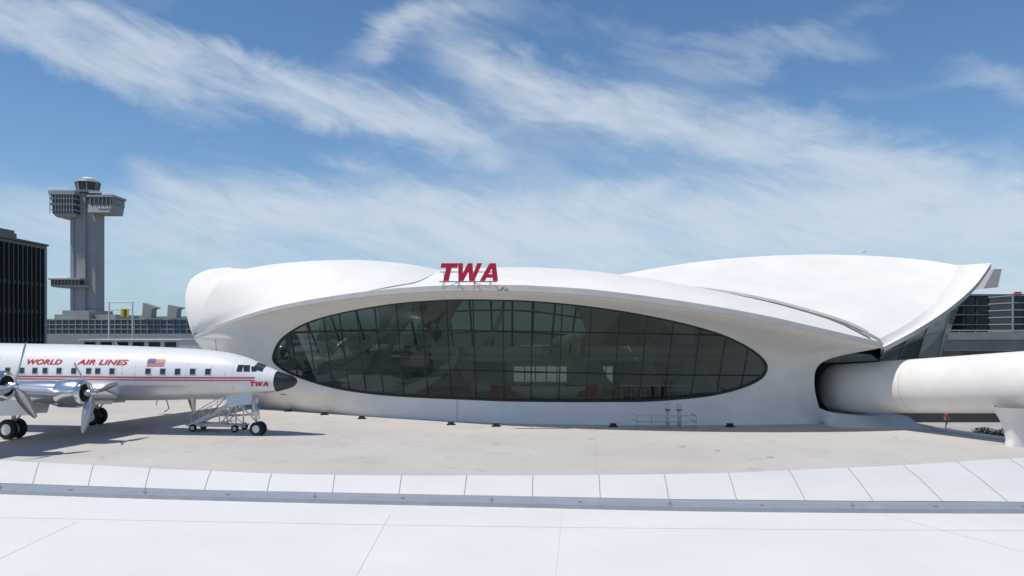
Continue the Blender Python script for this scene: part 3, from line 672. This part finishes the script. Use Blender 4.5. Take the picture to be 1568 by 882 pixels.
# ---------------------------------------------------------------- black building
B=empty('black_glass_office_building')
c0=W(69,378,110); c0.z=0; zt=6.3+133/F*110; dv=(Vector((W(0,366,100).x,100,0))-c0).normalized(); nv=Vector((dv.y,-dv.x,0)); 
if nv.x<0: nv=-nv
Lb=60
mb=MB(); c1=c0+dv*Lb; bk=-nv*30
mb.prism([c0,c1,c1+bk,c0+bk],(0,0,zt)); mb.obj('curtain_wall',BLKB,B)
mb=MB()
for k in range(60):
    q=c0+dv*(.6+k*1.0); mb.prism([q,q+dv*.12,q+dv*.12+nv*.3,q+nv*.3],(0,0,zt-.4))
mb.obj('vertical_fins',mat('fin_metal',(.07,.075,.08),.35,metal=.4),B)
mb=MB()
for i,z in enumerate([1.5,5.2,8.9,12.6]):
    p_=[c0+nv*.02,c1+nv*.02,c1+nv*.06,c0+nv*.06]; mb.prism([v+Vector((0,0,z)) for v in p_],(0,0,.5))
mb.prism([v+Vector((0,0,zt)) for v in (c0+nv*.35-dv*.3,c1+nv*.35,c1-nv*30,c0-nv*30-dv*.3)],(0,0,.25))
mb.obj('spandrels',mat('spandrel',(.05,.055,.06),.4),B)
mb=MB(); mb.prism([c0-dv*.05,c0-dv*.5,c0-dv*.5+bk,c0-dv*.05+bk],(0,0,zt)); mb.obj('end_wall',BGC,B)
q=W(12,366,112); mb=MB(); mb.box(q.x-12,q.x,q.y-6,q.y+2,zt,zt+2.2); mb.box(q.x-11,q.x-.2,q.y-5.8,q.y+1.8,zt+2.2,zt+2.6); mb.obj('rooftop_plant',BGD,B)
# ---------------------------------------------------------------- control tower
CT=empty('air_traffic_control_tower'); D=470.0; 
def wx(px): return (px-CX)/F*D
def wz(py): return H+(HY-py)/F*D
mc=MB(); mg=MB(); cx0=wx(134.5)
def octa(mbb,cx,cy,r,z0,z1,r1=None,n=8,sx=1):
    r1=r if r1 is None else r1; mbb.grid([[Vector((cx+sx*rr*math.cos(a),cy+rr*math.sin(a),z)) for a in [2*math.pi*(q+.5)/n for q in range(n)]] for rr,z in ((r,z0),(r1,z1))],True); mbb.add([Vector((cx+sx*r1*math.cos(2*math.pi*(q+.5)/n),cy+r1*math.sin(2*math.pi*(q+.5)/n),z1)) for q in range(n)],[tuple(range(n))])
hw=(152-117)/2/F*D
mc.box(cx0-hw,cx0+hw*.25,D-6,D+7,0,wz(296)); mc.box(cx0+hw*.25,cx0+hw,D-4.5,D+6,0,wz(300))
mc.box(cx0-hw*1.0,cx0-hw*.7,D-6.6,D-6,0,wz(335))
mc.box(wx(110),wx(160),D-10,D+10,0,wz(476))
def tap(mbb,x0,x1,z0,z1,ins,y0,y1):
    vs=[Vector(v) for v in ((x0+ins,y0+ins,z0),(x1,y0+ins,z0),(x1,y1,z0),(x0+ins,y1,z0),(x0,y0,z1),(x1,y0,z1),(x1,y1,z1),(x0,y1,z1))]
    mbb.add(vs,[(0,1,2,3),(4,7,6,5),(0,4,5,1),(1,5,6,2),(2,6,7,3),(3,7,4,0)])
tap(mc,wx(97),wx(130),wz(336),wz(331),1.5,D-11,D+8)
tap(mc,wx(92),wx(131),wz(303),wz(297),0,D-12,D+8)
tap(mc,wx(94),wx(131),wz(319),wz(316),.3,D-11.8,D+8); tap(mc,wx(93),wx(131),wz(310),wz(308),.3,D-11.8,D+8); tap(mc,wx(95),wx(131),wz(327),wz(325),.3,D-11.6,D+8)
tap(mg,wx(94.5),wx(130.5),wz(331),wz(303),.6,D-11,D+7)
for k in range(9): x=wx(94+4.2*k); mc.box(x-.15,x+.15,D-11.9,D-11.5,wz(331),wz(303))
tap(mc,wx(186),wx(146),wz(306),wz(302.5),0,D-10,D+6); tap(mc,wx(183),wx(148),wz(329),wz(316),-1.0,D-9,D+6); mg.box(wx(150),wx(184),D-9.5,D+5.5,wz(316),wz(306))
for k in range(6): x=wx(152+6*k); mc.box(x-.15,x+.15,D-9.9,D-9.5,wz(316),wz(306))
octa(mc,cx0,D,7.2,wz(297),wz(293),7.6); octa(mg,cx0,D,5.6,wz(293),wz(280),6.6); octa(mc,cx0,D,7.0,wz(280),wz(277.5),6.2)
octa(mg,cx0-.3,D,6.0,wz(306),wz(297),6.6)
mw=MB(); octa(mw,cx0,D,3.8,wz(277.5),wz(275),4.2,16); octa(mw,cx0,D,4.2,wz(275),wz(272),2.4,16); mw.tube([(cx0,D,wz(272)),(cx0,D,wz(268))],.15,6)
for k in range(8):
    a=2*math.pi*(k+.5)/8; mc.tube([(cx0+5.8*math.cos(a),D+5.8*math.sin(a),wz(293)),(cx0+6.8*math.cos(a),D+6.8*math.sin(a),wz(280))],.25,4)
for (x0,x1,pz) in ((92,120,297),(152,186,302.5),(91,120,430)):
    for dz in (.8,1.6): mw.tube([(wx(x0),D-11.8,wz(pz)+dz),(wx(x1),D-11.8,wz(pz)+dz)],.12,4)
tap(mc,wx(91),wx(146),wz(441),wz(438),1,D-10,D+7); tap(mc,wx(90),wx(138),wz(430),wz(427.5),0,D-11,D+7); mg.box(wx(93),wx(136),D-9.6,D+6.5,wz(438),wz(430))
for k in range(9): x=wx(93+5.2*k); mc.box(x-.15,x+.15,D-10,D-9.6,wz(438),wz(430))
mc.obj('shaft_and_decks',TOWC,CT); mg.obj('cab_glazing',TOWG,CT); mw.obj('radome_and_rails',WHT,CT)
# ---------------------------------------------------------------- far terminal left
FTm=empty('distant_terminal_building'); D=210
mc=MB(); mg=MB()
x0=(-200-CX)/F*D; x1=(330-CX)/F*D
def z2(py,d): return H+(HY-py)/F*d
mc.box(x0,x1,D,D+30,0,z2(490,D))
mg.box(x0,x1,D-.6,D-.1,z2(510,D),z2(490,D))
for py in (489,497,504): mc.box(x0,x1,D-1.0,D-.6,z2(py,D)-.12,z2(py,D)+.12)
k=x0
while k<x1: mc.box(k-.1,k+.1,D-.95,D-.62,z2(510,D),z2(489,D)); k+=1.7
mc.box((70-CX)/F*D,(165-CX)/F*D,D+4,D+20,5,z2(481,D)); mc.box((205-CX)/F*D,(300-CX)/F*D,D+3,D+18,5,z2(484,D)); mc.box((110-CX)/F*D,(130-CX)/F*D,D+2,D+8,5,z2(476,D))
for px in (226,264):
    b_=(px-CX)/F*D; mc.prism([Vector((b_-.6,D-2,z2(487,D))),Vector((b_+1.8,D-2,z2(487,D))),Vector((b_+2.0,D-2,z2(474,D))),Vector((b_+3.2,D-2,z2(471,D))),Vector((b_-.3,D-2,z2(464 if px<250 else 467,D)))],(0,3,0))
mc.box((0-CX)/F*160,(300-CX)/F*160,160,166,z2(526,160)-2,z2(511,160)); mc.box((-200-CX)/F*160,(300-CX)/F*160,160.5,165,0,z2(512,160)-1)
mc.obj('concrete',BGC,FTm); mg.obj('glazing',BGG,FTm)
LB=empty('low_service_building'); mc=MB(); mc.box((126-CX)/F*95,(276-CX)/F*95,95,101,0,z2(521,95)); mc.box((122-CX)/F*95,(280-CX)/F*95,94.6,101.4,z2(521,95),z2(519.5,95)); mc.obj('walls',WHT,LB)
mc=MB(); k=(130-CX)/F*95
while k<(270-CX)/F*95: mc.box(k,k+1.3,94.9,94.98,z2(531,95),z2(524,95)); k+=1.9
mc.obj('windows',BGD,LB)
GS=empty('gate_number_sign'); D=150; mc=MB()
for px in (167,203): mc.tube([((px-CX)/F*D,D,0),((px-CX)/F*D,D,z2(462,D))],.14,8)
for py in (463,474): mc.tube([((167-CX)/F*D,D,z2(py,D)),((203-CX)/F*D,D,z2(py,D))],.12,8)
mc.obj('gantry',WHT,GS); mc=MB(); mc.box((186-CX)/F*D,(198-CX)/F*D,D-.3,D-.15,z2(485,D),z2(473,D)); mc.obj('panel',YEL,GS)
mc=MB(); xx=(190-CX)/F*D
for z_ in (474.5,478.6,482.7): mc.box(xx,xx+.5,D-.34,D-.31,z2(z_,D)-.2,z2(z_,D))
mc.box(xx+.38,xx+.55,D-.35,D-.32,z2(483.5,D),z2(474.5,D)); mc.obj('numeral',BLK,GS)
# ---------------------------------------------------------------- right far building and roadway
RB=empty('parking_structure'); D=135; mc=MB(); mg=MB(); mw=MB()
xa=(1453-CX)/F*D; xb=xa+70
mc.box(xa,xb,D,D+30,-3.5,z2(453,D)); 
for py in (468,482,497): mw.box(xa-.1,xb,D-.5,D-.02,z2(py,D)-.09,z2(py,D)+.09)
mw.box(xa-.1,xb,D-.5,D-.02,z2(452,D)-.16,z2(452,D)+.16)
for a_,b_ in ((455,466),(470,480),(484,495),(499,508)): mg.box(xa,xb,D-.2,D-.05,z2(b_,D),z2(a_,D))
k=xa
while k<xb: mc.box(k,k+.15,D-.4,D-.22,z2(509,D),z2(452,D)); k+=2.2
mc.obj('structure',mat('dark_structure',(.05,.055,.065),.6,var=.2,scale=.3),RB); mg.obj('glazing',BGD,RB); mw.obj('slab_edges',mat('slab_edge',(.16,.165,.17),.7),RB)
SB=empty('stair_tower_building'); D=118; mc=MB(); mr=MB(); xa=(1550-CX)/F*D
for k in range(6): mc.box(xa,xa+9,D,D+6,z2(508,D)+k*1.05,z2(508,D)+k*1.05+.14)
for k in range(5): mc.box(xa+k*2.2,xa+k*2.2+.2,D-.05,D+.1,z2(510,D),z2(449,D))
mc.obj('frame',BGC,SB); mr.box(xa+.2,xa+1.2,D-.3,D-.1,z2(450,D),z2(447,D)); mr.obj('roof_sign',PRED,SB); mr=MB(); mr.box(xa+.1,xa+8.8,D+.4,D+5.8,-3.5,z2(450,D)); mr.obj('core',BGD,SB)
RW=empty('elevated_roadway'); D=101; mc=MB(); xa=(1395-CX)/F*D
mc.box(xa,xa+80,D,D+12,z2(537,D),z2(517,D)); mc.box(xa,xa+80,D-.3,D,z2(520,D),z2(508.5,D))
for k in range(6): mc.box(xa+6+k*12,xa+7.4+k*12,D+2,D+4,-3.6,z2(537,D))
mc.obj('deck',mat('roadway_concrete',(.27,.265,.26),.8,var=.2,scale=.3),RW)
mc=MB(); mc.tube([(xa,D-.2,z2(506,D)),(xa+80,D-.2,z2(506,D))],.06,4)
for k in range(40): mc.tube([(xa+2*k,D-.2,z2(508.5,D)),(xa+2*k,D-.2,z2(506,D))],.05,4)
mc.obj('barrier_rail',GREYM,RW)
mc=MB(); mc.box(27.7,89,88,88.4,-3.49,2.2); mc.obj('roadway_shade_wall',mat('roadway_shade',(.05,.055,.055),.8,var=.3,scale=.5))  # near-black sheet, painted to stand for the shadow under the roadway
# ---------------------------------------------------------------- shrubs
def shrub(name,c,rx,ry,rz_,n_=900):
    mb=MB()
    for i in range(n_):
        while True:
            v=Vector((random.uniform(-1,1),random.uniform(-1,1),random.uniform(0,1)))
            if .3<v.length<1+.15*math.sin(7*v.x+3*v.y): break
        p=Vector((c[0]+v.x*rx,c[1]+v.y*ry,c[2]+v.z*rz_)); u=Vector([random.uniform(-1,1) for _ in range(3)]).normalized(); q=u.orthogonal().normalized(); s=random.uniform(.05,.13)
        mb.add([p-u*s,p+q*s*.5,p+u*s,p-q*s*.5],[(0,1,2,3)])
    for k in range(6): mb.tube([c,(c[0]+random.uniform(-.5,.5)*rx,c[1],c[2]+rz_*.7)],.03,5)
    mb.obj(name,LEAF)
cc=W(1508,653,76); cc.z=-3.49; shrub('shrub',cc,1.3,1,.9); cc2=cc+Vector((2.4,.6,0)); shrub('shrub',cc2,1.2,1,.7,700)
# ---------------------------------------------------------------- pedestrian
def person(name,loc,rot):
    J={'pel':(0,0,.95),'sp':(0,0,1.15),'ch':(0,0,1.38),'nk':(0,0,1.52),'hd':(0,-.01,1.62),'tp':(0,-.01,1.74),
     'hl':(-.1,0,.9),'kl':(-.11,-.08,.5),'al':(-.11,.03,.09),'tl':(-.12,-.14,.04),'hr':(.1,0,.9),'kr':(.11,.02,.5),'ar':(.11,.18,.11),'tr':(.12,.03,.04),
     'sl':(-.2,0,1.42),'el':(-.26,.05,1.14),'wl':(-.25,-.08,.9),'fl':(-.25,-.11,.82),'sr':(.2,0,1.42),'er':(.26,.02,1.14),'wr':(.25,-.1,.92),'fr':(.25,-.14,.84)}
    Rr={'pel':.14,'sp':.125,'ch':.155,'nk':.055,'hd':.095,'tp':.075,'hl':.09,'kl':.06,'al':.04,'tl':.035,'hr':.09,'kr':.06,'ar':.04,'tr':.035,'sl':.06,'el':.043,'wl':.03,'fl':.035,'sr':.06,'er':.043,'wr':.03,'fr':.035}
    E=[('pel','sp'),('sp','ch'),('ch','nk'),('nk','hd'),('hd','tp'),('pel','hl'),('hl','kl'),('kl','al'),('al','tl'),('pel','hr'),('hr','kr'),('kr','ar'),('ar','tr'),('ch','sl'),('sl','el'),('el','wl'),('wl','fl'),('ch','sr'),('sr','er'),('er','wr'),('wr','fr')]
    ks=list(J); me=bpy.data.meshes.new(name); me.from_pydata([J[k] for k in ks],[(ks.index(a),ks.index(b)) for a,b in E],[]); o=bpy.data.objects.new(name,me); scene.collection.objects.link(o)
    o.modifiers.new('s','SKIN'); o.modifiers.new('u','SUBSURF').levels=2
    for i,k in enumerate(ks): me.skin_vertices[0].data[i].radius=(Rr[k],Rr[k]*.85)
    me.skin_vertices[0].data[0].use_root=True
    bpy.context.view_layer.update(); m2=bpy.data.meshes.new_from_object(o.evaluated_get(bpy.context.evaluated_depsgraph_get())); o.modifiers.clear(); o.data=m2
    m2.materials.clear()
    for m_ in (SKIN,TEE,JEAN,HAIR,BLK): m2.materials.append(m_)
    for p in m2.polygons:
        c=p.center; p.use_smooth=True
        if c.z>1.68 or (c.z>1.56 and c.y>.03): i=3
        elif c.z>1.5: i=0
        elif abs(c.x)>.19 and c.z<1.2: i=0
        elif c.z>.93: i=1
        elif c.z>.1: i=2
        else: i=4
        p.material_index=i
    o.location=loc; o.rotation_euler=(0,0,rot)
pc=W(1449,655,82.5); pc.z=-3.49; person('pedestrian',pc,.4)
# ---------------------------------------------------------------- distant jet
DJ=empty('flying_jet_airplane',tuple(W(1322,385.5,3500)),math.radians(10)); DJ.rotation_euler=(0,math.radians(6),math.radians(160))
mb=MB(); mb.tube([(-14,0,.4),(-8,0,0),(12,0,0),(16,0,-.2)],[.3,2,2,.4],12)
for s in (-1,1): mb.prism([(4,s*1,-.5),(-6,s*15,.8),(-8,s*15,.8),(-2,s*1,-.5)],(0,0,.4)); mb.prism([(-11,s*.5,.5),(-14,s*5,.7),(-15.5,s*5,.7),(-14,s*.5,.5)],(0,0,.3)); mb.tube([(2,s*5,-1.5),(-1.5,s*5,-1.5)],1,10)
mb.prism([(-10,-.2,1),(-14.5,-.2,6),(-16,-.2,6),(-14.5,-.2,.8)],(0,.4,0)); mb.obj('airframe',PWHITE,DJ,True)
# ---------------------------------------------------------------- view
scene.view_settings.view_transform='Standard'; scene.view_settings.look='None'; scene.view_settings.exposure=0
